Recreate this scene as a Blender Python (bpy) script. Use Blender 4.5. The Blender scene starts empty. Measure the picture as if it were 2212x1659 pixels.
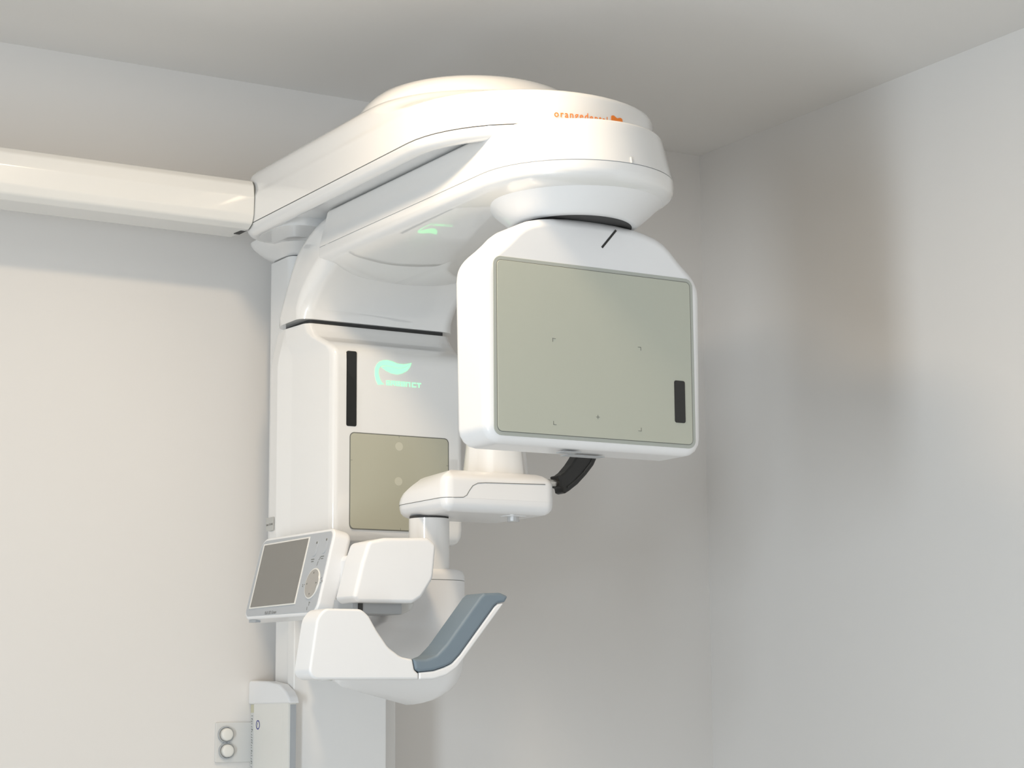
import bpy, bmesh, math, random
from mathutils import Vector, Matrix
from mathutils.geometry import tessellate_polygon

random.seed(4)
SC = bpy.context.scene
COL = SC.collection
R = math.radians

# ------------------------------------------------------------------ camera
cam_data = bpy.data.cameras.new('camera')
cam_data.sensor_width = 36.0
cam_data.lens = 4300 * 36 / 2212
cam_data.clip_start = 0.02
cam = bpy.data.objects.new('camera', cam_data)
COL.objects.link(cam)
yaw, pitch, roll = R(59.03), R(9.01), R(-0.42)
F = Vector((math.cos(yaw) * math.cos(pitch), math.sin(yaw) * math.cos(pitch), math.sin(pitch)))
R0 = Vector((math.sin(yaw), -math.cos(yaw), 0))
U0 = R0.cross(F)
RR = R0 * math.cos(roll) + U0 * math.sin(roll)
UU = U0 * math.cos(roll) - R0 * math.sin(roll)
m = Matrix((RR, UU, -F)).transposed().to_4x4()
m.translation = Vector((0, 0, 1.4))
cam.matrix_world = m
SC.camera = cam

# ------------------------------------------------------------------ view, world, lights
SC.view_settings.view_transform = 'Standard'
SC.view_settings.look = 'None'
SC.view_settings.gamma = 1.0
SC.view_settings.use_curve_mapping = False
SC.view_settings.exposure = 0.0

world = bpy.data.worlds.new('world')
SC.world = world
world.use_nodes = True
bg = world.node_tree.nodes['Background']
bg.inputs['Color'].default_value = (1.0, 0.965, 0.925, 1)      # the bright practice beyond the open side of the room
bg.inputs['Strength'].default_value = 0.73


def area(name, loc, direction, sx, sy, power, color, shape='RECTANGLE', spread=180):
    d = bpy.data.lights.new(name, 'AREA')
    d.shape = shape
    d.size = sx
    d.size_y = sy
    d.energy = power
    d.color = color
    d.spread = R(spread)
    o = bpy.data.objects.new(name, d)
    COL.objects.link(o)
    o.location = loc
    o.rotation_euler = Vector(direction).to_track_quat('-Z', 'Y').to_euler()
    return o


WX0, WX1, WY0, WY1, ZC = -1.30, 2.759, -1.6, 3.72, 2.678      # room
LAMP = (1.22, 2.54)
area('window_daylight', (-1.36, 1.03, 1.12), (1, 0.25, 0.02), 0.42, 1.9, 66, (0.81, 0.915, 1.0))
area('downlight_lamp', (LAMP[0], LAMP[1], ZC - 0.012), (0, 0, -1), 0.20, 0.20, 9.8, (1.0, 0.78, 0.53), 'DISK')


# ------------------------------------------------------------------ materials
def material(name, color, rough=0.5, coat=0.0, metallic=0.0, vary=0.02, scale=18.0, emit=0.0, bump=0.0, spec=0.5, coat_rough=0.05, coat_ior=1.5):
    mt = bpy.data.materials.new(name)
    mt.use_nodes = True
    nt = mt.node_tree
    p = nt.nodes['Principled BSDF']
    tc = nt.nodes.new('ShaderNodeTexCoord')
    nz = nt.nodes.new('ShaderNodeTexNoise')
    nz.inputs['Scale'].default_value = scale
    nz.inputs['Detail'].default_value = 3
    nt.links.new(tc.outputs['Object'], nz.inputs['Vector'])
    mx = nt.nodes.new('ShaderNodeMix')
    mx.data_type = 'RGBA'
    a = [max(0, c * (1 - vary)) for c in color]
    b = [min(1, c * (1 + vary)) for c in color]
    mx.inputs[6].default_value = (*a, 1)
    mx.inputs[7].default_value = (*b, 1)
    nt.links.new(nz.outputs['Fac'], mx.inputs[0])
    nt.links.new(mx.outputs[2], p.inputs['Base Color'])
    p.inputs['Roughness'].default_value = rough
    p.inputs['Metallic'].default_value = metallic
    p.inputs['Coat Weight'].default_value = coat
    p.inputs['Coat Roughness'].default_value = coat_rough
    p.inputs['Specular IOR Level'].default_value = spec
    p.inputs['Coat IOR'].default_value = coat_ior
    if emit:
        nt.links.new(mx.outputs[2], p.inputs['Emission Color'])
        p.inputs['Emission Strength'].default_value = emit
    if bump:
        bp = nt.nodes.new('ShaderNodeBump')
        n2 = nt.nodes.new('ShaderNodeTexNoise')
        n2.inputs['Scale'].default_value = 260
        nt.links.new(tc.outputs['Object'], n2.inputs['Vector'])
        bp.inputs['Strength'].default_value = bump
        bp.inputs['Distance'].default_value = 0.001
        nt.links.new(n2.outputs['Fac'], bp.inputs['Height'])
        nt.links.new(bp.outputs['Normal'], p.inputs['Normal'])
    return mt


M_WALL = material('wall_paint', (0.775, 0.758, 0.738), 0.9, vary=0.008, scale=1.5, bump=0.04, spec=0.2)
M_CEIL = material('ceiling_paint', (0.80, 0.785, 0.765), 0.95, vary=0.008, scale=1.2, bump=0.04, spec=0.15)
M_FLOOR = material('floor_vinyl', (0.66, 0.64, 0.60), 0.45, vary=0.06, scale=6)
M_WHITE = material('glossy_white_plastic', (0.83, 0.83, 0.825), 0.28, coat=1.0, vary=0.004, coat_rough=0.0, coat_ior=2.0)
M_HEAD = material('white_detector_plastic', (0.84, 0.845, 0.855), 0.35, coat=0.35, vary=0.004)
M_RAIL = material('white_lacquered_metal', (0.80, 0.79, 0.76), 0.22, coat=0.6, vary=0.004)
M_COLUMN = material('white_powder_coat', (0.79, 0.79, 0.785), 0.4, coat=0.15, vary=0.006)
M_GREY = material('light_grey_plastic', (0.42, 0.44, 0.46), 0.4, vary=0.01)
M_EDGE = material('pale_grey_recess', (0.43, 0.45, 0.41), 0.5, vary=0.01)
M_LINE = material('dark_joint', (0.045, 0.045, 0.045), 0.7, vary=0.05)
M_THIN = material('grey_print', (0.16, 0.165, 0.15), 0.6, vary=0.05)
M_PANEL_B = material('brownish_grey_window', (0.465, 0.460, 0.370), 0.32, coat=0.25, vary=0.012, scale=5)
M_PANEL = material('olive_grey_window', (0.480, 0.495, 0.420), 0.32, coat=0.25, vary=0.012, scale=5)
M_SPOT = material('pale_window_spot', (0.58, 0.57, 0.47), 0.4, vary=0.01)
M_BLACK = material('black_gloss_plastic', (0.010, 0.010, 0.009), 0.25, coat=0.3, vary=0.1)
M_RUBBER = material('matte_black_rubber', (0.014, 0.014, 0.014), 0.45, vary=0.1)
M_GLOW = material('lit_green_logo', (0.24, 0.97, 0.35), 0.5, vary=0.05, scale=30, emit=2.1)
_g = M_GLOW.node_tree                                   # dark green base, so room light does not pale the glow
for _l in list(_g.links):
    if _l.to_socket.name == 'Base Color':
        _g.links.remove(_l)
_g.nodes['Principled BSDF'].inputs['Base Color'].default_value = (0.03, 0.12, 0.07, 1)
M_ORANGE = material('orange_print', (0.90, 0.24, 0.02), 0.5, vary=0.02)
M_GRIP = material('blue_grey_rubber', (0.185, 0.240, 0.290), 0.5, vary=0.03, bump=0.05)
M_SILVER = material('console_silver_face', (0.45, 0.475, 0.505), 0.42, metallic=0.05, vary=0.012, scale=40)
M_SCREEN = material('unlit_screen', (0.185, 0.180, 0.165), 0.25, coat=0.3, vary=0.015)
M_METAL = material('brushed_steel', (0.55, 0.54, 0.52), 0.3, metallic=0.9, vary=0.04, scale=60)
M_CLEAR = material('smoky_translucent_plastic', (0.50, 0.50, 0.50), 0.15, coat=0.5, vary=0.05)
M_LAMP = material('lamp_diffuser', (1.0, 0.80, 0.55), 0.5, emit=6.0)
M_PLATE = material('pale_switch_plastic', (0.70, 0.70, 0.685), 0.45, vary=0.006)
M_KNOB = material('cream_switch_knob', (0.80, 0.79, 0.75), 0.4, vary=0.006)
M_BLUE = material('blue_print', (0.05, 0.05, 0.30), 0.6, vary=0.03)
M_STICKER = material('grey_sticker', (0.50, 0.50, 0.48), 0.6, vary=0.02)
M_YELLOW = material('yellowed_scale_strip', (0.62, 0.60, 0.44), 0.6, vary=0.04)
M_GLASS = bpy.data.materials.new('window_glass')
M_GLASS.use_nodes = True
_p = M_GLASS.node_tree.nodes['Principled BSDF']
_p.inputs['Transmission Weight'].default_value = 1.0
_p.inputs['Roughness'].default_value = 0.0
_p.inputs['IOR'].default_value = 1.02


# ------------------------------------------------------------------ mesh helpers
def wloc(o):
    v = Vector(o.location)
    while o.parent:
        o = o.parent
        v = v + Vector(o.location)
    return v


def link(name, verts, faces, mat, parent=None, angle=32, weighted=True):
    """One mesh object; vertices are given in room coordinates and moved to a local origin."""
    vs = [Vector(v) for v in verts]
    lo = Vector([min(v[i] for v in vs) for i in range(3)])
    hi = Vector([max(v[i] for v in vs) for i in range(3)])
    c = (lo + hi) / 2
    me = bpy.data.meshes.new(name)
    me.from_pydata([v - c for v in vs], [], faces)
    bm = bmesh.new()
    bm.from_mesh(me)
    bmesh.ops.remove_doubles(bm, verts=bm.verts, dist=2e-6)
    bmesh.ops.recalc_face_normals(bm, faces=bm.faces)
    bm.to_mesh(me)
    bm.free()
    me.materials.append(mat)
    for p in me.polygons:
        p.use_smooth = True
    me.set_sharp_from_angle(angle=R(angle))
    o = bpy.data.objects.new(name, me)
    COL.objects.link(o)
    if parent:
        o.parent = parent
        o.location = c - wloc(parent)
    else:
        o.location = c
    if weighted:
        w = o.modifiers.new('weighted_normal', 'WEIGHTED_NORMAL')
        w.keep_sharp = True
        w.weight = 80
    return o


def empty(name, loc, label, cat, group=None):
    o = bpy.data.objects.new(name, None)
    COL.objects.link(o)
    o.location = loc
    o['label'] = label
    o['category'] = cat
    if group:
        o['group'] = group
    return o


class Ring(list):
    """Closed outline that remembers its corner points and radii, so that it can be inset cleanly."""
    raw = None


def rpoly(pts, radii, seg=6):
    """Polygon with rounded corners; pts closed, radii one number or one per corner."""
    n = len(pts)
    if not isinstance(radii, (list, tuple)):
        radii = [radii] * n
    out = Ring()
    out.raw = (list(pts), list(radii), seg)
    for i in range(n):
        p = Vector(pts[i])
        a = Vector(pts[i - 1]) - p
        b = Vector(pts[(i + 1) % n]) - p
        r = max(radii[i], 2e-5)
        la, lb = a.length, b.length
        a.normalize()
        b.normalize()
        ang = a.angle(b)
        if ang > math.pi - 1e-3:
            out += [tuple(p + a * (2e-5 * (seg / 2 - k))) for k in range(seg + 1)]
            continue
        t = min(r / math.tan(ang / 2), la * 0.495, lb * 0.495)
        r2 = t * math.tan(ang / 2)
        cdir = (a + b).normalized()
        cen = p + cdir * (r2 / math.sin(ang / 2))
        s = p + a * t - cen
        e = p + b * t - cen
        a0 = math.atan2(s.y, s.x)
        da = math.atan2(e.y, e.x) - a0
        while da > math.pi:
            da -= 2 * math.pi
        while da < -math.pi:
            da += 2 * math.pi
        for k in range(seg + 1):
            q = a0 + da * k / seg
            out.append((cen.x + r2 * math.cos(q), cen.y + r2 * math.sin(q)))
    return out


def area2(p):
    return sum(p[i - 1][0] * p[i][1] - p[i][0] * p[i - 1][1] for i in range(len(p))) / 2


def inset_raw(p, d):
    s = 1 if area2(p) > 0 else -1
    out = []
    n = len(p)
    for i in range(n):
        a, b, c = Vector(p[i - 1]), Vector(p[i]), Vector(p[(i + 1) % n])
        e1, e2 = b - a, c - b
        if e1.length < 1e-9:
            e1 = e2
        if e2.length < 1e-9:
            e2 = e1
        n1 = Vector((-e1.y, e1.x)).normalized() * s
        n2 = Vector((-e2.y, e2.x)).normalized() * s
        nn = n1 + n2
        if nn.length < 1e-6:
            nn = n1
        nn.normalize()
        k = max(0.5, nn.dot(n1))
        out.append((b.x + nn.x * d / k, b.y + nn.y * d / k))
    return out


def inset(p, d):
    """Outline moved inwards by d; rounded outlines keep their corners (convex radii shrink, hollow ones grow)."""
    if abs(d) < 1e-9:
        return p
    raw = getattr(p, 'raw', None)
    if raw is None:
        return inset_raw(p, d)
    pts, radii, seg = raw
    s = 1 if area2(pts) > 0 else -1
    rr = []
    n = len(pts)
    for i in range(n):
        a, b, c = Vector(pts[i - 1]), Vector(pts[i]), Vector(pts[(i + 1) % n])
        cr_ = ((b - a).x * (c - b).y - (b - a).y * (c - b).x) * s
        rr.append(max(3e-5, radii[i] - d) if cr_ > 0 else radii[i] + d)
    return rpoly(inset_raw(pts, d), rr, seg)


def loft(rings, caps=(True, True)):
    n = len(rings[0])
    v = [q for r in rings for q in r]
    f = []
    for k in range(len(rings) - 1):
        for i in range(n):
            j = (i + 1) % n
            f.append((k * n + i, k * n + j, (k + 1) * n + j, (k + 1) * n + i))
    if caps[0]:
        f.append(tuple(range(n)))
    if caps[1]:
        f.append(tuple((len(rings) - 1) * n + i for i in range(n)))
    return v, f


def XZ(u, v, w):
    return (u, w, v)


def YZ(u, v, w):
    return (w, u, v)


def XY(u, v, w):
    return (u, v, w)


def plate(outline, w0, w1, mp=XZ, b0=0.0, b1=0.0, seg=5):
    rings = []
    ks0 = range(seg + 1) if b0 else [seg]
    s = 1 if w1 > w0 else -1
    for k in ks0:
        a = k / seg * math.pi / 2
        rings.append((inset(outline, b0 * (1 - math.sin(a))), w0 + s * b0 * (1 - math.cos(a))))
    ks1 = range(seg, -1, -1) if b1 else [seg]
    for k in ks1:
        a = k / seg * math.pi / 2
        rings.append((inset(outline, b1 * (1 - math.sin(a))), w1 - s * b1 * (1 - math.cos(a))))
    return loft([[mp(u, v, w) for u, v in r] for r, w in rings])


def rect(x0, x1, y0, y1, r=0.0, seg=6):
    p = [(x0, y0), (x1, y0), (x1, y1), (x0, y1)]
    return rpoly(p, r, seg) if r else p


def box(x0, x1, y0, y1, z0, z1, b=0.0, seg=3):
    """Box with all edges rounded by b."""
    if not b:
        return plate(rect(x0, x1, y0, y1), z0, z1, XY)
    return plate(rect(x0, x1, y0, y1, b * 1.01, max(3, seg)), z0, z1, XY, b, b, seg)


def merge(*parts):
    V, Fc = [], []
    for v, f in parts:
        o = len(V)
        V += list(v)
        Fc += [tuple(i + o for i in q) for q in f]
    return V, Fc


def disc(cx, cy, r, n=32):
    return [(cx + r * math.cos(2 * math.pi * i / n), cy + r * math.sin(2 * math.pi * i / n)) for i in range(n)]


def tube(p0, p1, r, n=10):
    p0, p1 = Vector(p0), Vector(p1)
    d = (p1 - p0).normalized()
    a = d.orthogonal().normalized()
    b = d.cross(a)
    rings = []
    for p in (p0, p1):
        rings.append([tuple(p + (a * math.cos(2 * math.pi * i / n) + b * math.sin(2 * math.pi * i / n)) * r) for i in range(n)])
    return loft(rings)


def flat(poly, fn, thick):
    """A concave flat shape of small thickness; fn(u, v, h) gives the point."""
    n = len(poly)
    tri = tessellate_polygon([[Vector((a, b, 0)) for a, b in poly]])
    v = [fn(a, b, thick) for a, b in poly] + [fn(a, b, 0) for a, b in poly]
    f = [tuple(t) for t in tri] + [tuple(n + i for i in reversed(t)) for t in tri]
    f += [(i, (i + 1) % n, n + (i + 1) % n, n + i) for i in range(n)]
    return v, f


def strokes(segs, t, fn, thick):
    """Letter strokes: straight bars of width t."""
    parts = []
    for (x0, y0), (x1, y1) in segs:
        d = Vector((x1 - x0, y1 - y0))
        d.normalize()
        nrm = Vector((-d.y, d.x)) * t / 2
        e = d * t / 2
        p = [(x0 - e.x + nrm.x, y0 - e.y + nrm.y), (x0 - e.x - nrm.x, y0 - e.y - nrm.y),
             (x1 + e.x - nrm.x, y1 + e.y - nrm.y), (x1 + e.x + nrm.x, y1 + e.y + nrm.y)]
        parts.append(flat(p, fn, thick))
    return merge(*parts)


def text_mesh(body, size, fn, thick, spacing=1.0, width=None, bold=0.0):
    """Lettering: the built-in font as triangles, mapped through fn(u, v, h)."""
    cu = bpy.data.curves.new('lettering', 'FONT')
    cu.body = body
    cu.size = size
    cu.space_character = spacing
    cu.resolution_u = 3
    cu.offset = bold
    o = bpy.data.objects.new('lettering', cu)
    COL.objects.link(o)
    dg = bpy.context.evaluated_depsgraph_get()
    dg.update()
    me = bpy.data.meshes.new_from_object(o.evaluated_get(dg))
    bpy.data.objects.remove(o)
    bpy.data.curves.remove(cu)
    x0 = min(v.co.x for v in me.vertices)
    x1 = max(v.co.x for v in me.vertices)
    k = (width / (x1 - x0)) if width else 1.0
    v = [fn((q.co.x - x0) * k, q.co.y, thick) for q in me.vertices]
    f = [tuple(p.vertices) for p in me.polygons]
    bpy.data.meshes.remove(me)
    return v, f


# ------------------------------------------------------------------ the room
def struct(name, vf, mat, parent=None):
    o = link(name, vf[0], vf[1], mat, parent, weighted=False)
    if not parent:
        o['kind'] = 'structure'
    return o


T = 0.12
struct('floor', box(WX0 - T, WX1 + T, WY0 - T, WY1 + T, -0.1, 0.0), M_FLOOR)
struct('ceiling', box(WX0 - T, WX1 + T, WY0 - T, WY1 + T, ZC, ZC + 0.1), M_CEIL)
struct('wall_back', box(WX0 - T, WX1 + T, WY1, WY1 + T, 0, ZC), M_WALL)
struct('wall_right', box(WX1, WX1 + T, WY0 - T, WY1, 0, ZC), M_WALL)
WIN = (0.700, 1.280, 0.12, 2.10)                    # window opening in the left wall: y0, y1, z0, z1
struct('wall_left', merge(box(WX0 - T, WX0, WY0 - T, WIN[0], 0, ZC), box(WX0 - T, WX0, WIN[1], WY1, 0, ZC),
                          box(WX0 - T, WX0, WIN[0], WIN[1], 0, WIN[2]), box(WX0 - T, WX0, WIN[0], WIN[1], WIN[3], ZC)), M_WALL)
win = struct('window_1', merge(box(WX0 - 0.05, WX0 + 0.012, WIN[0] - 0.04, WIN[0], WIN[2] - 0.04, WIN[3] + 0.04),
                               box(WX0 - 0.05, WX0 + 0.012, WIN[1], WIN[1] + 0.04, WIN[2] - 0.04, WIN[3] + 0.04),
                               box(WX0 - 0.05, WX0 + 0.012, WIN[0], WIN[1], WIN[2] - 0.04, WIN[2]),
                               box(WX0 - 0.05, WX0 + 0.012, WIN[0], WIN[1], WIN[3], WIN[3] + 0.04)), M_KNOB)
struct('baseboard_back', box(WX0, WX1, WY1 - 0.014, WY1, 0, 0.07), M_KNOB)
struct('baseboard_right', box(WX1 - 0.014, WX1, WY0, WY1 - 0.014, 0, 0.07), M_KNOB)

# recessed ceiling lamp, just above the picture
lamp = empty('ceiling_downlight', (LAMP[0], LAMP[1], ZC), 'round white recessed downlight glowing warm in the ceiling above the scanner', 'lamp')
link('trim_ring', *loft([[(LAMP[0] + r * math.cos(a), LAMP[1] + r * math.sin(a), z) for a in [2 * math.pi * i / 40 for i in range(40)]]
                         for r, z in ((0.092, ZC - 0.001), (0.092, ZC - 0.004), (0.097, ZC - 0.010), (0.104, ZC - 0.010), (0.110, ZC - 0.004), (0.110, ZC - 0.001))]), M_KNOB, lamp)
link('diffuser', *loft([[(LAMP[0] + 0.0915 * math.cos(a), LAMP[1] + 0.0915 * math.sin(a), z) for a in [2 * math.pi * i / 40 for i in range(40)]] for z in (ZC - 0.001, ZC - 0.005)]), M_LAMP, lamp)

# ------------------------------------------------------------------ the scanner
XC = 1.737
scan = empty('dental_scanner', (XC, 3.60, 0.0), 'large glossy white dental X-ray scanner on a column in the corner', 'scanner')


def stadium(hw, y0, yr, rr=0.06, seg=28, cx=XC):
    """Plan outline: half round at the front (-Y), corners rounded at the rear."""
    p = []
    for k in range(seg + 1):
        a = math.pi + math.pi * k / seg
        p.append((cx + hw * math.cos(a), y0 + hw * math.sin(a)))
    rr = min(rr, hw * 0.9)
    for (ccx, ccy, a0) in ((cx + hw - rr, yr - rr, 0), (cx - hw + rr, yr - rr, math.pi / 2)):
        for k in range(7):
            a = a0 + math.pi / 2 * k / 6
            p.append((ccx + rr * math.cos(a), ccy + rr * math.sin(a)))
    return p


# --- column
column = link('column', *merge(plate(rect(1.645, 1.876, 3.585, 3.665, 0.006, 3), 0.0, 1.62, XY)), M_COLUMN, scan)
link('front_cover', *plate(rect(1.636, 1.838, 3.554, 3.5846, 0.003, 3), 0.02, 1.60, XY), M_COLUMN, column)
link('side_strip', *box(1.8400, 1.8520, 3.5842, 3.586, 0.02, 1.60), M_GREY, column)
link('side_groove', *box(1.8382, 1.8408, 3.5835, 3.586, 0.02, 1.60), M_LINE, column)
link('upper_column', *plate(rect(1.622, 1.852, 3.556, 3.668, 0.02, 5), 1.585, 2.2795, XY), M_COLUMN, column)
link('base_plate', *plate(rect(1.45, 2.02, 3.12, 3.70, 0.05, 6), 0.0, 0.022, XY, 0, 0.006, 3), M_COLUMN, scan)

# --- overhead arm
arm_rings = []
for z, hw, y0, yr in ((2.3155, 0.150, 2.90, 3.50), (2.3150, 0.190, 2.86, 3.540), (2.3110, 0.1955, 2.856, 3.545), (2.3040, 0.1990, 2.854, 3.549), (2.3000, 0.2040, 2.853, 3.553), (2.2992, 0.2090, 2.852, 3.558), (2.3000, 0.2140, 2.852, 3.563), (2.3030, 0.2190, 2.852, 3.568), (2.3090, 0.2230, 2.852, 3.571), (2.3188, 0.2255, 2.852, 3.573)):
    arm_rings.append([(x, y, z) for x, y in stadium(hw, y0, yr)])
arm_low = link('arm_lower_cover', *loft(arm_rings), M_WHITE, scan, angle=50)
arm_rings = []
for z, hw, y0, yr in ((2.3205, 0.226, 2.852, 3.573), (2.345, 0.226, 2.852, 3.573), (2.370, 0.2258, 2.852, 3.573), (2.377, 0.2245, 2.853, 3.572),
                      (2.381, 0.2235, 2.860, 3.572), (2.385, 0.223, 2.885, 3.571), (2.391, 0.2230, 2.930, 3.571), (2.400, 0.2230, 2.972, 3.571),
                      (2.410, 0.2225, 2.995, 3.570), (2.418, 0.220, 3.006, 3.569), (2.425, 0.214, 3.012, 3.566), (2.431, 0.200, 3.016, 3.556), (2.435, 0.175, 3.02, 3.54), (2.437, 0.14, 3.03, 3.50)):
    arm_rings.append([(x, y, z) for x, y in stadium(hw, y0, yr)])
arm = link('overhead_arm', *loft(arm_rings), M_WHITE, scan, angle=50)
link('arm_underplate', *plate(rect(XC - 0.203, XC + 0.203, 3.387, 3.553, 0.05, 6), 2.2996, 2.3165, XY), M_WHITE, arm)
link('pivot_dome', *loft([[(x, y, z) for x, y in disc(XC, 3.025, r, 72)] for r, z in ((0.2130, 2.4240), (0.2085, 2.4335), (0.2015, 2.4435), (0.1925, 2.4530), (0.1820, 2.4620), (0.1670, 2.4690), (0.1480, 2.4745), (0.1230, 2.4785), (0.0850, 2.4812), (0.0400, 2.4825))]), M_WHITE, arm, angle=60)
link('arm_joint', *plate(stadium(0.2235, 2.852, 3.57), 2.3185, 2.3208, XY), M_LINE, arm)
# lettering on the rounded front of the arm
AR = 0.2262


def on_arm(a0, z0):
    def fn(u, v, h):
        a = R(a0) + u / AR
        return (XC + (AR + h) * math.cos(a), 2.852 + (AR + h) * math.sin(a), z0 + v)
    return fn


link('maker_lettering', *text_mesh('orangedental', 0.0162, on_arm(-108.25, 2.3325), 0.0004, 1.25, width=0.0985, bold=0.00015), M_ORANGE, arm, weighted=False)
tooth = rpoly([(0.0, 0.002), (0.0015, -0.008), (0.006, -0.012), (0.009, -0.003), (0.0135, -0.001), (0.018, -0.003), (0.021, -0.012), (0.0255, -0.008), (0.027, 0.002),
               (0.0265, 0.0075), (0.021, 0.0085), (0.0135, 0.0060), (0.006, 0.0095), (0.0005, 0.0085)], 0.003, 3)
link('tooth_emblem', *flat(tooth, on_arm(-81.3, 2.3395), 0.0005), M_ORANGE, arm, weighted=False)
# collar between arm and column
cr = []
for z, g in ((2.317, 0.062), (2.312, 0.060), (2.305, 0.052), (2.298, 0.038), (2.292, 0.024), (2.287, 0.013), (2.283, 0.006), (2.2815, 0.003)):
    cr.append([(x, y, z) for x, y in rect(1.622 - g * 0.8, 1.852 + g * 0.8, 3.55 - g, 3.668 + min(g, 0.02), 0.055, 8)])
link('column_collar', *loft(cr), M_WHITE, scan, angle=50)
link('rail_gap_shade', *box(1.500, 1.512, 3.525, 3.560, 2.3095, 2.322), M_LINE, arm)  # dark block painted in for the shaded gap under the rail end

# --- side rail on the arm (runs out of the picture to the left)
ro = rpoly([(3.485, 2.333), (3.4835, 2.368), (3.487, 2.392), (3.496, 2.404), (3.600, 2.404), (3.610, 2.39), (3.610, 2.325), (3.60, 2.312), (3.510, 2.309), (3.492, 2.317)],
           [0.012, 0.02, 0.012, 0.01, 0.008, 0.006, 0.006, 0.008, 0.012, 0.012], 4)
rail = link('side_rail', *plate(ro, 0.25, 1.5095, YZ), M_RAIL, scan, angle=40)
link('rail_joint', *plate(inset(ro, 0.0012), 1.5094, 1.5122, YZ), M_THIN, rail)

# --- rotating beam under the arm
Y0 = 2.70
YB = 3.313
br = []
for z, hw in ((2.2402, 0.1695), (2.250, 0.1672), (2.275, 0.1610), (2.296, 0.1560), (2.308, 0.1532), (2.3120, 0.1505), (2.3135, 0.146)):
    br.append([(x, y, z) for x, y in stadium(hw, Y0, YB, 0.004)])
beam = link('rotating_beam', *loft(br), M_WHITE, scan, angle=40)
lr = []
for z, hw in ((2.2388, 0.1695), (2.228, 0.1695), (2.220, 0.1680), (2.2150, 0.164), (2.2105, 0.157), (2.205, 0.143), (2.200, 0.125), (2.195, 0.100), (2.191, 0.072), (2.1885, 0.040), (2.1875, 0.012)):
    lr.append([(x, y, z) for x, y in stadium(hw, Y0 + (0.1695 - hw) * 0.0, YB, 0.004)])
link('beam_tray', *loft(lr), M_WHITE, beam, angle=60, weighted=False)
link('beam_joint', *plate(stadium(0.1682, Y0, YB - 0.002, 0.004), 2.2385, 2.2405, XY), M_GREY, beam)
a = R(-88)
link('seam_notch', *tube((XC + 0.1703 * math.cos(a), Y0 + 0.1703 * math.sin(a), 2.2402), (XC + 0.1685 * math.cos(a), Y0 + 0.1685 * math.sin(a), 2.2500), 0.0011, 6), M_KNOB, beam)
# bowl under the round end
wr = []
for z, r in ((2.214, 0.156), (2.208, 0.1475), (2.200, 0.139), (2.190, 0.1285), (2.182, 0.119), (2.176, 0.112), (2.171, 0.106), (2.168, 0.100)):
    wr.append([(x, y, z) for x, y in disc(XC + 0.004, Y0, r, 64)])
link('bearing_bowl', *loft(wr), M_HEAD, beam, angle=60)
link('bowl_underside_shade', *loft([[(x, y, z) for x, y in disc(XC + 0.004, Y0, r, 48)] for z, r in ((2.1685, 0.0965), (2.1676, 0.0965))]), M_LINE, beam)  # dark grey underside of the bowl, its shade painted in as a disc

# --- elbow from the beam down to the tube head
eo = [(3.235, 2.3115), (3.300, 2.3125), (3.335, 2.3115), (3.362, 2.306), (3.388, 2.2945), (3.412, 2.277), (3.432, 2.257), (3.452, 2.231), (3.472, 2.204), (3.491, 2.176), (3.509, 2.147), (3.5245, 2.1195),
      (3.392, 2.1195), (3.3885, 2.132), (3.381, 2.144), (3.370, 2.156), (3.356, 2.167), (3.342, 2.177), (3.325, 2.187), (3.300, 2.199), (3.270, 2.212), (3.235, 2.224)]


def elbow():
    n = 8
    B = 0.030
    side = [(-(0.1685 - B * (1 - math.cos(k / n * math.pi / 2))), B * (1 - math.sin(k / n * math.pi / 2))) for k in range(n, -1, -1)]
    side = [(-(0.1685 - B * (1 - math.cos(a))), B * (1 - math.sin(a))) for a in [math.pi / 2 * k / n for k in range(n + 1)]]
    side = [(-(0.1685 - B) - B * math.cos(a), B * (1 - math.sin(a))) for a in [math.pi / 2 * k / n for k in range(n + 1)]]
    rings = []
    for sx, d in side + [(-x, q) for x, q in reversed(side)]:
        ring = []
        for (y, z), (yi, zi) in zip(eo, inset_raw(eo, d)):
            if z < 2.1197:
                zi = z                                   # stays flush at the seam
            k = min(1, max(0, (zi - 2.2402) / 0.073))
            ring.append((XC + sx * (1.0 - k * 0.100), yi, zi))
        rings.append(ring)
    return loft(rings)


link('elbow', *elbow(), M_WHITE, scan, angle=40)


# --- tube head
def house(z, yf, wf, wr, yr, d=0.0):
    ym = yf + (yr - yf) * 0.60
    pts = [(-wf, yf), (wf, yf), ((wf + wr) / 2 + 0.004, ym), (wr, yr - 0.048), (wr - 0.004, yr), (-wr + 0.004, yr), (-wr, yr - 0.048), (-(wf + wr) / 2 - 0.004, ym)]
    o = rpoly(pts, [0.016, 0.016, 0.03, 0.012, 0.012, 0.012, 0.012, 0.03], 6)
    return [(XC + x, y, z) for x, y in inset(o, d)]


hr = [house(2.1125, 3.394, 0.154, 0.162, 3.521, 0.003), house(2.111, 3.392, 0.156, 0.163, 3.522), house(2.100, 3.386, 0.1565, 0.1635, 3.526), house(2.090, 3.376, 0.156, 0.164, 3.530),
      house(2.080, 3.362, 0.154, 0.165, 3.533), house(2.072, 3.346, 0.150, 0.166, 3.536), house(2.065, 3.332, 0.147, 0.1665, 3.538), house(2.058, 3.320, 0.1435, 0.167, 3.541),
      house(2.050, 3.313, 0.141, 0.1675, 3.543), house(2.040, 3.3105, 0.140, 0.168, 3.545), house(2.030, 3.310, 0.140, 0.168, 3.545),
      house(1.720, 3.310, 0.140, 0.168, 3.545), house(1.706, 3.311, 0.140, 0.168, 3.545, 0.002), house(1.697, 3.312, 0.140, 0.168, 3.545, 0.007), house(1.692, 3.314, 0.140, 0.168, 3.545, 0.016)]
tube_head = link('tube_head', *loft(hr), M_WHITE, scan, angle=50)
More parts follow.
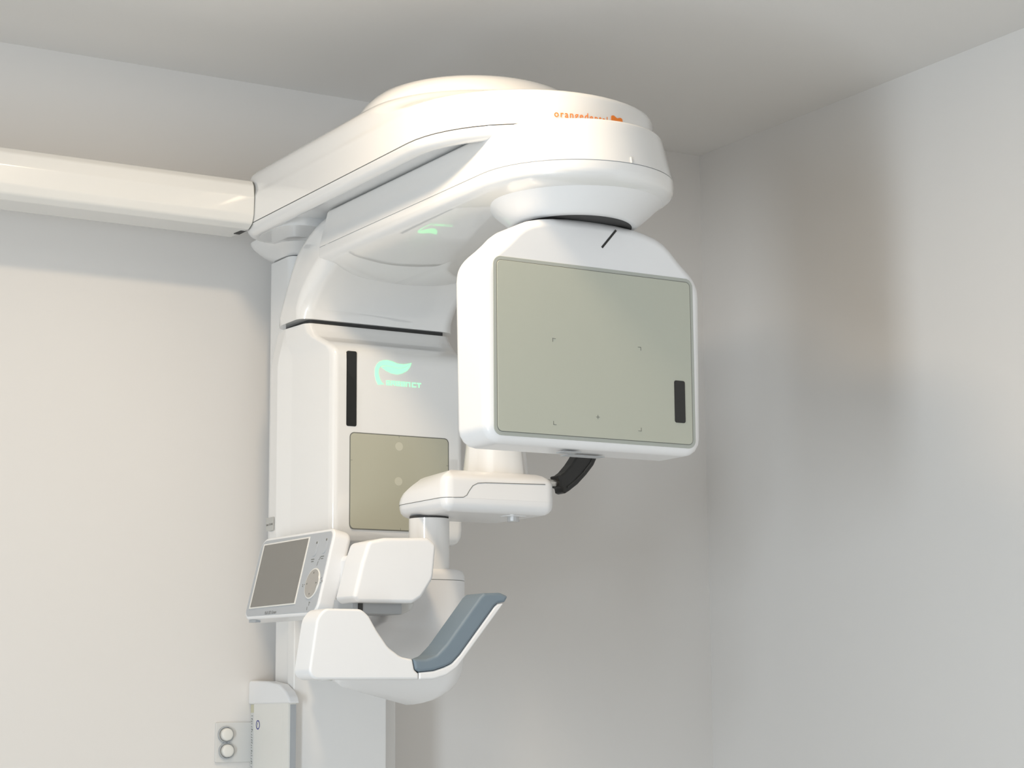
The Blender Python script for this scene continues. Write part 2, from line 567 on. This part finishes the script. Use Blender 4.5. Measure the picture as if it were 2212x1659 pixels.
link('tube_head_joint', *plate(rect(XC - 0.148, XC + 0.148, 3.400, 3.512, 0.01, 4), 2.110, 2.1215, XY), M_LINE, tube_head)
FY = 3.310
link('indicator_strip', *plate(rect(1.6255, 1.6467, 1.906, 2.0483, 0.0035, 4), FY - 0.0010, FY + 0.002, XZ, 0.0005), M_BLACK, tube_head)


def on_front(y):
    return lambda u, v, h: (u, y - h, v)


LEAF_A = [(1.6915, 1.9889), (1.6875, 1.9965), (1.6848, 2.0071), (1.6853, 2.0191), (1.6887, 2.0273), (1.6953, 2.0332), (1.7033, 2.036), (1.7114, 2.0369), (1.7221, 2.0353), (1.7328, 2.0318), (1.7463, 2.0315), (1.7571, 2.0338), (1.7631, 2.0357), (1.7504, 2.0275), (1.7355, 2.0238), (1.7221, 2.0262), (1.7087, 2.0271), (1.6994, 2.0255), (1.6954, 2.0228), (1.6927, 2.0185), (1.6922, 2.01), (1.6949, 2.0006), (1.6995, 1.9933), (1.7043, 1.9905)]
LEAF_B = [(1.6986, 2.0231), (1.7087, 2.0258), (1.7221, 2.0249), (1.7355, 2.0226), (1.7512, 2.0266), (1.7623, 2.0345), (1.7598, 2.0279), (1.7539, 2.0204), (1.7436, 2.0145), (1.7329, 2.0115), (1.7194, 2.0127), (1.7074, 2.0173)]
link('leaf_logo', *merge(flat(LEAF_A, on_front(FY), 0.0007), flat(LEAF_B, on_front(FY), 0.0007)), M_GLOW, tube_head, weighted=False)
L5 = {'G': [((1, 1), (0, 1)), ((0, 1), (0, 0)), ((0, 0), (1, 0)), ((1, 0), (1, .5)), ((1, .5), (.5, .5))],
      'R': [((0, 0), (0, 1)), ((0, 1), (1, 1)), ((1, 1), (1, .5)), ((1, .5), (0, .5)), ((.5, .5), (1, 0))],
      'e': [((1, 0), (0, 0)), ((0, 0), (0, 1)), ((0, 1), (1, 1)), ((1, 1), (1, .5)), ((1, .5), (0, .5))],
      'n': [((0, 0), (0, 1)), ((0, 1), (1, 1)), ((1, 1), (1, 0))],
      'C': [((1, 1), (0, 1)), ((0, 1), (0, 0)), ((0, 0), (1, 0))],
      'T': [((0, 1), (1, 1)), ((.5, 1), (.5, 0))]}
segs = []
lx = 1.7100
for ch in 'GReen CT':
    if ch == ' ':
        lx += 0.0022
        continue
    w = 0.0070
    for (ax, ay), (bx, by) in L5[ch]:
        segs.append(((lx + ax * w, 1.9903 + ay * 0.0070), (lx + bx * w, 1.9903 + by * 0.0070)))
    lx += w + 0.0036
link('green_lettering', *strokes(segs, 0.0017, on_front(FY), 0.0006), M_GLOW, tube_head, weighted=False)
# window panel
px0, px1, pz0, pz1 = 1.6345, 1.8420, 1.7155, 1.8935
link('window_frame', *plate(rect(px0 - 0.0018, px1 + 0.0018, pz0 - 0.0018, pz1 + 0.0018, 0.0095, 6), FY - 0.0006, FY + 0.002, XZ), M_THIN, tube_head)
tw = link('window_panel', *plate(rect(px0, px1, pz0, pz1, 0.008, 6), FY - 0.0012, FY + 0.002, XZ, 0.0004), M_PANEL_B, tube_head)
for cx_, cz_ in ((1.7361, 1.8736), (1.7349, 1.8073)):
    link('aiming_spot', *plate(disc(cx_, cz_, 0.0082, 28), FY - 0.0016, FY - 0.0010, XZ), M_SPOT, tw)
for (ax, az), (bx, bz) in (((1.736, 1.8930), (1.736, 1.8905)), ((1.6348, 1.8427), (1.638, 1.8427)), ((1.8385, 1.8426), (1.8417, 1.8426)), ((1.7393, 1.7158), (1.7393, 1.7190))):
    link('centre_tick', *strokes([((ax, az), (bx, bz))], 0.0006, on_front(FY - 0.0012), 0.0003), M_THIN, tw)
# sticker on the side of the tube head
stk = link('rating_sticker', *box(1.5675, 1.5688, 3.5055, 3.5400, 1.7240, 1.7500), M_STICKER, tube_head)
link('sticker_print', *text_mesh('Laser 15-0-40', 0.006, lambda u, v, h: (1.5674 - h, 3.5375 - u, 1.7345 + v), 0.0003, 1.0, width=0.029), M_LINE, stk, weighted=False)

# --- detector head
DX = 1.7415
half = [(0.2065, 1.7935), (0.2105, 2.060), (0.2085, 2.078), (0.201, 2.092), (0.190, 2.103), (0.177, 2.114), (0.165, 2.125), (0.153, 2.1375), (0.139, 2.1485), (0.122, 2.1560), (0.100, 2.1615), (0.075, 2.1655), (0.045, 2.1682), (0.015, 2.1692)]
pts = [(DX + x, z) for x, z in half] + [(DX - x, z) for x, z in reversed(half)]
rad = [0.030] + [0.05] * 26 + [0.030]
head_o = rpoly(pts, rad, 4)
DYF, DYB = 2.635, 2.738
det = link('detector_head', *plate(head_o, DYF, DYB, XZ, 0.0165, 0.022, 8), M_HEAD, scan, angle=50)
qx0, qx1, qz0, qz1 = 1.5545, 1.9265, 1.8120, 2.0835
link('panel_rim', *plate(rect(qx0 - 0.0065, qx1 + 0.0065, qz0 - 0.0065, qz1 + 0.0065, 0.014, 6), DYF - 0.0008, DYF + 0.004, XZ, 0.0005), M_EDGE, det)
link('panel_joint', *plate(rect(qx0 - 0.0009, qx1 + 0.0009, qz0 - 0.0009, qz1 + 0.0009, 0.0089, 6), DYF - 0.0012, DYF + 0.004, XZ), M_THIN, det)
dp = link('detector_panel', *plate(rect(qx0, qx1, qz0, qz1, 0.008, 6), DYF - 0.0020, DYF + 0.004, XZ, 0.0005), M_PANEL, det)
link('sensor_window', *plate(rect(1.8908, 1.9122, 1.8465, 1.9165, 0.0035, 4), DYF - 0.0028, DYF - 0.001, XZ, 0.0004), M_BLACK, dp)
fy = on_front(DYF - 0.0020)
s_ = 0.0052
for (cx_, cz_, sx, sz) in ((1.656, 1.966, 1, -1), (1.8255, 1.966, -1, -1), (1.656, 1.828, 1, 1), (1.8235, 1.828, -1, 1)):
    link('corner_mark', *strokes([((cx_, cz_), (cx_ + sx * s_, cz_)), ((cx_, cz_), (cx_, cz_ + sz * s_))], 0.0007, fy, 0.0003), M_THIN, dp)
link('cross_mark', *strokes([((1.7370, 1.8455), (1.7430, 1.8455)), ((1.7400, 1.8425), (1.7400, 1.8485))], 0.0007, fy, 0.0003), M_THIN, dp)
link('slit', *strokes([((1.7548, 2.1262), (1.7805, 2.1555))], 0.0036, on_front(DYF), 0.0006), M_BLACK, det)
for x0, x1, y0, y1 in ((1.690, 1.722, 2.655, 2.680), (1.718, 1.790, 2.690, 2.712)):
    link('underside_vent', *box(x0, x1, y0, y1, 1.7896, 1.7906), M_GREY, det)
link('neck', *loft([[(x, y, z) for x, y in disc(XC + 0.004, 2.690, 0.034, 24)] for z in (2.10, 2.172)]), M_LINE, det)

# --- chin rest with its post
post = link('chin_rest_post', *loft([[(x, y, z) for x, y in disc(1.703, 3.13, r, 40)] for z, r in ((1.615, 0.0365), (1.7205, 0.0365))]), M_WHITE, scan)
link('post_ring', *loft([[(x, y, z) for x, y in disc(1.703, 3.13, r, 40)] for z, r in ((1.7205, 0.0350), (1.7250, 0.0350))]), M_LINE, post)


def chin(z, d, df=None, k=1.0):
    """d: inset; df: inset of the front face; k: extra inset at the rear left."""
    if df is None:
        df = d
    o = rpoly([(1.663, 3.000), (1.893, 3.000), (1.893, 3.210), (1.663, 3.210)], [0.020, 0.022, 0.030, 0.055], 8)
    out = []
    for (x, y), (xi, yi), (xf, yf) in zip(o, inset(o, d), inset(o, df)):
        t = max(0, min(1, (y - 3.004) / 0.07))
        t = t * t * (3 - 2 * t)
        f = 1.0 + (k - 1.0) * max(0, min(1, (y - 3.02) / 0.15)) * max(0, min(1, (1.80 - x) / 0.12))
        dx = (xf - x) * (1 - t) + (xi - x) * f * t
        dy = (yf - y) * (1 - t) + (yi - y) * f * t
        out.append((x + dx, y + dy, z))
    return out


crst = link('chin_rest', *loft([chin(1.7471, 0.0), chin(1.752, 0.0), chin(1.760, 0.0012, 0.0, 1.8), chin(1.769, 0.004, 0.0, 1.8), chin(1.777, 0.0085, 0.0002, 1.8), chin(1.781, 0.011, 0.001, 1.8), chin(1.785, 0.0145, 0.003, 1.7),
                                chin(1.790, 0.021, 0.0085, 1.5), chin(1.795, 0.029, 0.018, 1.3), chin(1.7985, 0.038, 0.028, 1.2), chin(1.8000, 0.047, 0.040, 1.1)]), M_HEAD, scan, angle=60)
link('chin_rest_base', *loft([chin(1.7240, 0.022), chin(1.7252, 0.014), chin(1.7285, 0.007), chin(1.7335, 0.0025), chin(1.740, 0.0006), chin(1.7470, 0.0)]), M_HEAD, crst, angle=60)
seam = [p for p in chin(1.7471, -0.00005) if p[0] < 1.700 and p[1] < 3.205]
seam = sorted(seam, key=lambda p: (-p[1], p[0]))
front = [(1.683, 2.99985, 1.7471), (1.700, 2.99985, 1.7480), (1.707, 2.99985, 1.7520), (1.712, 2.99985, 1.7600), (1.719, 2.99985, 1.7690), (1.729, 2.99985, 1.7740), (1.745, 2.99985, 1.7755), (1.868, 2.99985, 1.7785)]
side = [p for p in seam if p[1] > 3.0005]
line = side + front
link('seam_line', *merge(*[tube(a_, b_, 0.00055, 6) for a_, b_ in zip(line[:-1], line[1:]) if (Vector(a_) - Vector(b_)).length > 1e-5]), M_THIN, crst, weighted=False)
link('temple_column', *loft([[(x, y, z) for x, y in disc(1.8245, 3.10, r, 40)] for z, r in ((1.794, 0.0605), (1.815, 0.0585), (1.850, 0.0545), (1.890, 0.0520), (1.899, 0.049), (1.904, 0.041), (1.906, 0.025))]), M_WHITE, crst, angle=50)
kb = link('adjusting_knob', *loft([[(x, y, z) for x, y in disc(1.831, 3.05, r, 12)] for z, r in ((1.7140, 0.0095), (1.7152, 0.0108), (1.7210, 0.0104), (1.7280, 0.0098), (1.7290, 0.0075), (1.735, 0.0075))]), M_CLEAR, crst, angle=20, weighted=False)
link('knob_plate', *plate(rect(1.810, 1.852, 3.034, 3.066, 0.008, 4), 1.7232, 1.7262, XY), M_HEAD, kb)
# bite holder
link('bite_rod', *tube((1.88, 3.05, 1.7885), (1.934, 3.05, 1.7885), 0.0062, 16), M_METAL, crst)
bo = rpoly([(1.9171, 1.8009), (1.9257, 1.8028), (1.935, 1.8091), (1.9483, 1.823), (1.9588, 1.8367), (1.9680, 1.8520), (1.9860, 1.8900), (2.0220, 1.8900), (2.0113, 1.8515), (1.9969, 1.8241), (1.9809, 1.8057), (1.9616, 1.7871),
            (1.9442, 1.7746), (1.9345, 1.7689), (1.9287, 1.771), (1.9271, 1.779), (1.921, 1.7808), (1.9221, 1.791)], 0.0025, 3)
bite = link('bite_holder', *plate(bo, 3.036, 3.066, XZ, 0.004, 0.004, 3), M_RUBBER, crst)
ri = [(1.937, 1.7800), (1.954, 1.7925), (1.972, 1.8090), (1.989, 1.8290), (2.002, 1.8540)]
link('bite_holder_rib', *merge(*[tube((a_[0], 3.0355, a_[1]), (b_[0], 3.0355, b_[1]), 0.0016, 6) for a_, b_ in zip(ri[:-1], ri[1:])]), M_BLACK, bite)

# --- carriage on the column
def carr(z, d, shear=0.0, lift=0.0, left=1.0, right=1.0):
    """Plan of the carriage at one height; the belly reaches further to the left than the top."""
    o = rpoly([(1.470, 3.085), (1.7735, 3.085), (1.7735, 3.553), (1.648, 3.553), (1.640, 3.42), (1.500, 3.18)], [0.04, 0.055, 0.01, 0.01, 0.05, 0.04], 8)
    out = []
    for x, y in inset(o, d):
        if x < 1.66:
            x = 1.66 - (1.66 - x) * left
        if x > 1.62:
            x = 1.62 + (x - 1.62) * right
        out.append((x, min(y, 3.553), z + shear * (y - 3.10) + lift * max(0, 1.66 - x)))
    return out


cg = link('carriage', *loft([carr(1.6095, 0, 0, 0, .4), carr(1.550, 0, 0, 0, .4), carr(1.535, 0, 0, 0, .45), carr(1.520, 0.0, 0, 0, .65), carr(1.505, 0, 0, 0, .88), carr(1.490, 0.0005, 0.02, 0.02), carr(1.470, 0.002, 0.06, 0.05), carr(1.450, 0.005, 0.10, 0.09),
                             carr(1.432, 0.010, 0.13, .13, 1, .985), carr(1.417, 0.017, 0.15, .17, 1, .945), carr(1.406, 0.025, 0.16, .20, 1, .88), carr(1.397, 0.033, 0.17, .22, 1, .79), carr(1.3905, 0.042, 0.17, .23, 1, .66),
                             carr(1.3875, 0.047, 0.17, .24, 1, .54), carr(1.3862, 0.050, 0.17, .25, 1, .4)]), M_HEAD, scan, angle=70, weighted=False)
link('carriage_cap', *loft([carr(1.6105, 0.0, 0, 0, .4), carr(1.618, 0.0, 0, 0, .4), carr(1.624, 0.002, 0, 0, .4), carr(1.628, 0.006, 0, 0, .4), carr(1.6305, 0.012, 0, 0, .4), carr(1.6315, 0.020, 0, 0, .4)]), M_HEAD, cg, angle=50)
link('carriage_joint', *loft([carr(1.6088, 0.0012, 0, 0, .4), carr(1.6112, 0.0012, 0, 0, .4)]), M_THIN, cg)
# --- white box in front of the carriage and its bracket
bx = rpoly([(1.517, 1.6655), (1.548, 1.6725), (1.632, 1.6755), (1.6475, 1.664), (1.6415, 1.606), (1.619, 1.573), (1.602, 1.563), (1.499, 1.5625), (1.489, 1.571), (1.5045, 1.630)],
           [0.012, 0.02, 0.016, 0.012, 0.03, 0.02, 0.01, 0.008, 0.006, 0.03], 5)
pod = link('front_pod', *plate(bx, 3.000, 3.075, XZ, 0.007, 0.01, 5), M_HEAD, scan, angle=50)
link('pod_neck', *plate(rpoly([(1.530, 1.580), (1.62, 1.580), (1.62, 1.655), (1.530, 1.650)], 0.012, 4), 3.060, 3.230, XZ, 0.012, 0.004, 4), M_HEAD, pod, angle=50)
sv = link('swivel_bracket', *box(1.5005, 1.5960, 3.030, 3.100, 1.545, 1.572, 0.002, 2), M_GREY, pod)
link('bracket_gap', *box(1.5120, 1.5205, 3.0285, 3.06, 1.5455, 1.566), M_LINE, sv)
link('bracket_shell', *plate(rpoly([(1.580, 1.546), (1.605, 1.5455), (1.623, 1.553), (1.632, 1.568), (1.580, 1.568)], [0.002, 0.012, 0.012, 0.004, 0.002], 4), 3.045, 3.09, XZ, 0.004, 0.0, 3), M_PLATE, sv)

# --- control console
T0 = R(13.5)
CN = Vector((-math.cos(T0), 0, math.sin(T0)))
CV = Vector((math.sin(T0), 0, math.cos(T0)))
CU = Vector((0, -1, 0))
CP = Vector((1.5, 3.26, 1.615))


def CON(u, v, w):                                  # w runs backwards from the face
    return tuple(CP + CU * u + CV * v - CN * w)


def con_face(u, v, h):
    return CON(u, v, 0.0 - h)


co = rpoly([(-0.1890, -0.0665), (0.1260, -0.0700), (0.1270, 0.0860), (-0.1890, 0.0890)], [0.020, 0.024, 0.018, 0.026], 7)
con = link('control_console', *plate(co, -0.0005, 0.036, CON, 0.004, 0.010, 4), M_HEAD, scan, angle=50)
link('console_face', *plate(inset(co, 0.0055), -0.0014, 0.004, CON, 0.0006), M_SILVER, con)
scr_ = rect(-0.1705, 0.0310, -0.0475, 0.0765, 0.001, 2)
bez = link('screen_bezel', *plate(scr_, -0.0026, 0.004, CON, 0.0006), M_KNOB, con)
link('screen', *plate(rect(-0.1640, 0.0275, -0.0450, 0.0735), -0.0030, 0.003, CON), M_SCREEN, bez)
CF = lambda u, v, h: CON(u, v, -0.0014 - h)
dring = link('dial_ring', *plate(disc(0.0850, -0.0127, 0.0278, 40), -0.0030, 0.002, CON, 0.0008), M_KNOB, con)
dial = link('dial', *plate(disc(0.0850, -0.0127, 0.0257, 40), -0.0036, 0.002, CON, 0.0008), M_METAL, dring)
for a_ in range(4):
    q = R(90 * a_)
    ux, vx = 0.0850 + 0.019 * math.cos(q), -0.0127 + 0.019 * math.sin(q)
    tr = [(ux + 0.0022 * math.cos(q), vx + 0.0022 * math.sin(q)), (ux + 0.0020 * math.cos(q + 2.2), vx + 0.0020 * math.sin(q + 2.2)), (ux + 0.0020 * math.cos(q - 2.2), vx + 0.0020 * math.sin(q - 2.2))]
    link('dial_arrow', *flat(tr, lambda u, v, h: CON(u, v, -0.0036 - h), 0.0003), M_THIN, dial, weighted=False)
for u_, v_ in ((0.0640, 0.0520), (0.1020, 0.0550)):
    bt = link('console_button', *plate(rect(u_ - 0.0075, u_ + 0.0075, v_ - 0.0145, v_ + 0.0145, 0.0072, 6), -0.0024, 0.002, CON, 0.0008), M_SILVER, con)
    link('button_icon', *plate(disc(u_ + 0.003, v_ + 0.0105, 0.0024, 12), -0.0027, -0.001, CON), M_THIN, bt)
    link('button_print', *strokes([((u_ - 0.007 + 0.0034 * i, v_ - 0.0195), (u_ - 0.0055 + 0.0034 * i, v_ - 0.0195)) for i in range(4)] + [((u_ - 0.005 + 0.0034 * i, v_ - 0.0235), (u_ - 0.0035 + 0.0034 * i, v_ - 0.0235)) for i in range(3)], 0.0014, CF, 0.0003), M_THIN, con)
for segs_ in ([((0.086, 0.020), (0.088, 0.027)), ((0.089, 0.030), (0.092, 0.032)), ((0.0915, 0.0345), (0.094, 0.0335))],
              [((0.088, -0.046), (0.090, -0.052)), ((0.0845, -0.055), (0.086, -0.060)), ((0.0905, -0.0465), (0.0925, -0.0475))],
              [((0.0520, -0.013), (0.0545, -0.013)), ((0.0445, -0.012), (0.0465, -0.014)), ((0.0445, -0.0155), (0.0475, -0.0165))],
              [((0.1160, -0.013), (0.1185, -0.013)), ((0.1155, -0.006), (0.1180, -0.004)), ((0.1205, -0.0085), (0.1225, -0.0115))]):
    link('dial_icon', *strokes(segs_, 0.0011, CF, 0.0003), M_THIN, con)
link('model_lettering', *text_mesh('PaX-i3D Green', 0.0085, lambda u, v, h: CON(-0.0935 + u, -0.0610 + v, -0.0014 - h), 0.0003, 1.0, width=0.050), M_THIN, con, weighted=False)
link('underside_port', *box(1.487, 1.497, 3.40, 3.43, 1.5440, 1.549), M_GREY, con)

# --- handle with rubber grip
ho = rpoly([(1.3830, 1.4340), (1.5858, 1.4340), (1.5858, 1.4440), (1.5782, 1.4500), (1.5745, 1.4675), (1.5525, 1.4715), (1.5290, 1.4870), (1.5080, 1.5140), (1.4930, 1.5380), (1.4790, 1.5490), (1.4120, 1.5490), (1.3985, 1.5330)],
           [0.016, 0.003, 0.004, 0.006, 0.004, 0.03, 0.04, 0.05, 0.03, 0.018, 0.018, 0.03], 6)
hd = link('handle', *plate(ho, 2.950, 3.012, XZ, 0.0045, 0.006, 5), M_HEAD, scan, angle=50)
hs = rpoly([(1.5866, 1.4340), (1.6146, 1.4345), (1.639, 1.441), (1.660, 1.4545), (1.675, 1.472), (1.752, 1.5640), (1.7395, 1.5625), (1.733, 1.5575), (1.664, 1.4745), (1.649, 1.4605), (1.635, 1.4545), (1.6146, 1.4485), (1.5866, 1.4460)],
           [0.003, 0.03, 0.03, 0.03, 0.03, 0.002, 0.002, 0.006, 0.02, 0.02, 0.02, 0.02, 0.002], 4)
link('grip_rail', *plate(hs, 2.950, 3.012, XZ, 0.0035, 0.0025, 4), M_HEAD, hd, angle=50)
go = rpoly([(1.5752, 1.4680), (1.5790, 1.4508), (1.5867, 1.4467), (1.6146, 1.4492), (1.6345, 1.4552), (1.6485, 1.4612), (1.6635, 1.4752), (1.7325, 1.5583), (1.7392, 1.5632), (1.7535, 1.5655), (1.7600, 1.5755), (1.7440, 1.5815), (1.7120, 1.5800), (1.7045, 1.5740), (1.6380, 1.4925), (1.6190, 1.4745), (1.5990, 1.4675)],
           [0.001, 0.004, 0.004, 0.02, 0.02, 0.02, 0.02, 0.006, 0.004, 0.004, 0.003, 0.01, 0.006, 0.006, 0.02, 0.02, 0.02], 4)
link('grip', *plate(go, 2.9488, 3.0155, XZ, 0.0055, 0.0055, 5), M_GRIP, hd, angle=50)
link('handle_mount', *box(1.470, 1.535, 3.004, 3.135, 1.442, 1.476, 0.010, 3), M_HEAD, hd)
link('screw_cover', *loft([[(x, y, z) for x, y in disc(1.43, 2.985, 0.012, 20)] for z in (1.4328, 1.4345)]), M_PLATE, hd)

# ------------------------------------------------------------------ capped box beside the column
dv = empty('capped_box', (1.628, 3.62, 1.0), 'narrow white wall box with rounded cap and blue ring emblem beside the column', 'box')
link('body', *plate(rect(3.537, 3.7005, 0.70, 1.3985, 0.002, 2), 1.617, 1.6335, YZ, 0.0012, 0.0, 2), M_KNOB, dv)
link('gap_shade_strip', *box(1.6215, 1.6334, 3.5362, 3.5375, 0.70, 1.394), M_GREY, dv)  # grey strip standing in for the shaded gap towards the column
link('front_edge', *box(1.6168, 1.6190, 3.560, 3.5640, 0.70, 1.396), M_KNOB, dv)
cap_o = rpoly([(3.7195, 1.3945), (3.7195, 1.4415), (3.630, 1.4390), (3.575, 1.4330), (3.545, 1.4200), (3.530, 1.4080), (3.5235, 1.3965)], [0.001, 0.008, 0.03, 0.03, 0.02, 0.02, 0.002], 5)
link('cap', *plate(cap_o, 1.6135, 1.6342, YZ, 0.004, 0.001, 4), M_HEAD, dv)
sc = link('scale_strip', *box(1.6185, 1.6225, 3.7005, 3.7190, 0.70, 1.3945), M_PLATE, dv)
link('scale_top', *box(1.6180, 1.6200, 3.7030, 3.7170, 1.378, 1.394), M_YELLOW, sc)
tk = []
z_ = 1.372
i_ = 0
while z_ > 1.26:
    w_ = (0.006, 0.0035, 0.0035, 0.0045, 0.003)[i_ % 5]
    tk.append(((3.7135, z_), (3.7135 - w_, z_ - (0.0016 if i_ % 3 else 0.0))))
    if i_ % 4 == 1:
        tk.append(((3.7095, z_), (3.7095, z_ - 0.0035)))
    z_ -= 0.0052
    i_ += 1
link('scale_marks', *strokes(tk, 0.0010, lambda u, v, h: (1.6184 - h, u, v), 0.0003), M_THIN, sc)
ring_o, ring_i = disc(3.6786, 1.3545, 0.0092, 32), disc(3.6786, 1.3545, 0.0070, 32)
v_ = [(1.6166, a_, b_) for a_, b_ in ring_o] + [(1.6166, a_, b_) for a_, b_ in ring_i]
f_ = [(i, (i + 1) % 32, 32 + (i + 1) % 32, 32 + i) for i in range(32)]
emb = link('ring_emblem', v_, f_, M_BLUE, dv, weighted=False)
link('emblem_letter', *text_mesh('?', 0.0125, lambda u, v, h: (1.6165, 3.6812 - u, 1.3500 + v), 0.0, 1.0), M_THIN, emb, weighted=False)

# ------------------------------------------------------------------ switch plate on the back wall
sp = empty('switch_plate', (1.59, WY1, 1.32), 'pale wall switch plate with two round cream knobs left of the column', 'switch')
link('plate', *plate(rect(1.5430, 1.6400, 1.2815, 1.3600, 0.003, 3), WY1 - 0.006, WY1, XZ, 0.002, 0, 2), M_PLATE, sp)
for cx_, cz_ in ((1.5632, 1.3362), (1.5652, 1.3046)):
    kr = link('knob_ring', *loft([[(x, y, z) for x, z in disc(cx_, cz_, r, 32)] for y, r in ((WY1 - 0.005, 0.0165), (WY1 - 0.010, 0.0163), (WY1 - 0.010, 0.0142), (WY1 - 0.006, 0.0140))], (False, False)), M_GREY, sp)
    link('knob', *loft([[(x, y, z) for x, z in disc(cx_ + 0.001, cz_, r, 28)] for y, r in ((WY1 - 0.005, 0.0128), (WY1 - 0.014, 0.0124), (WY1 - 0.0165, 0.0115), (WY1 - 0.0178, 0.009), (WY1 - 0.018, 0.004))]), M_KNOB, sp, angle=50)
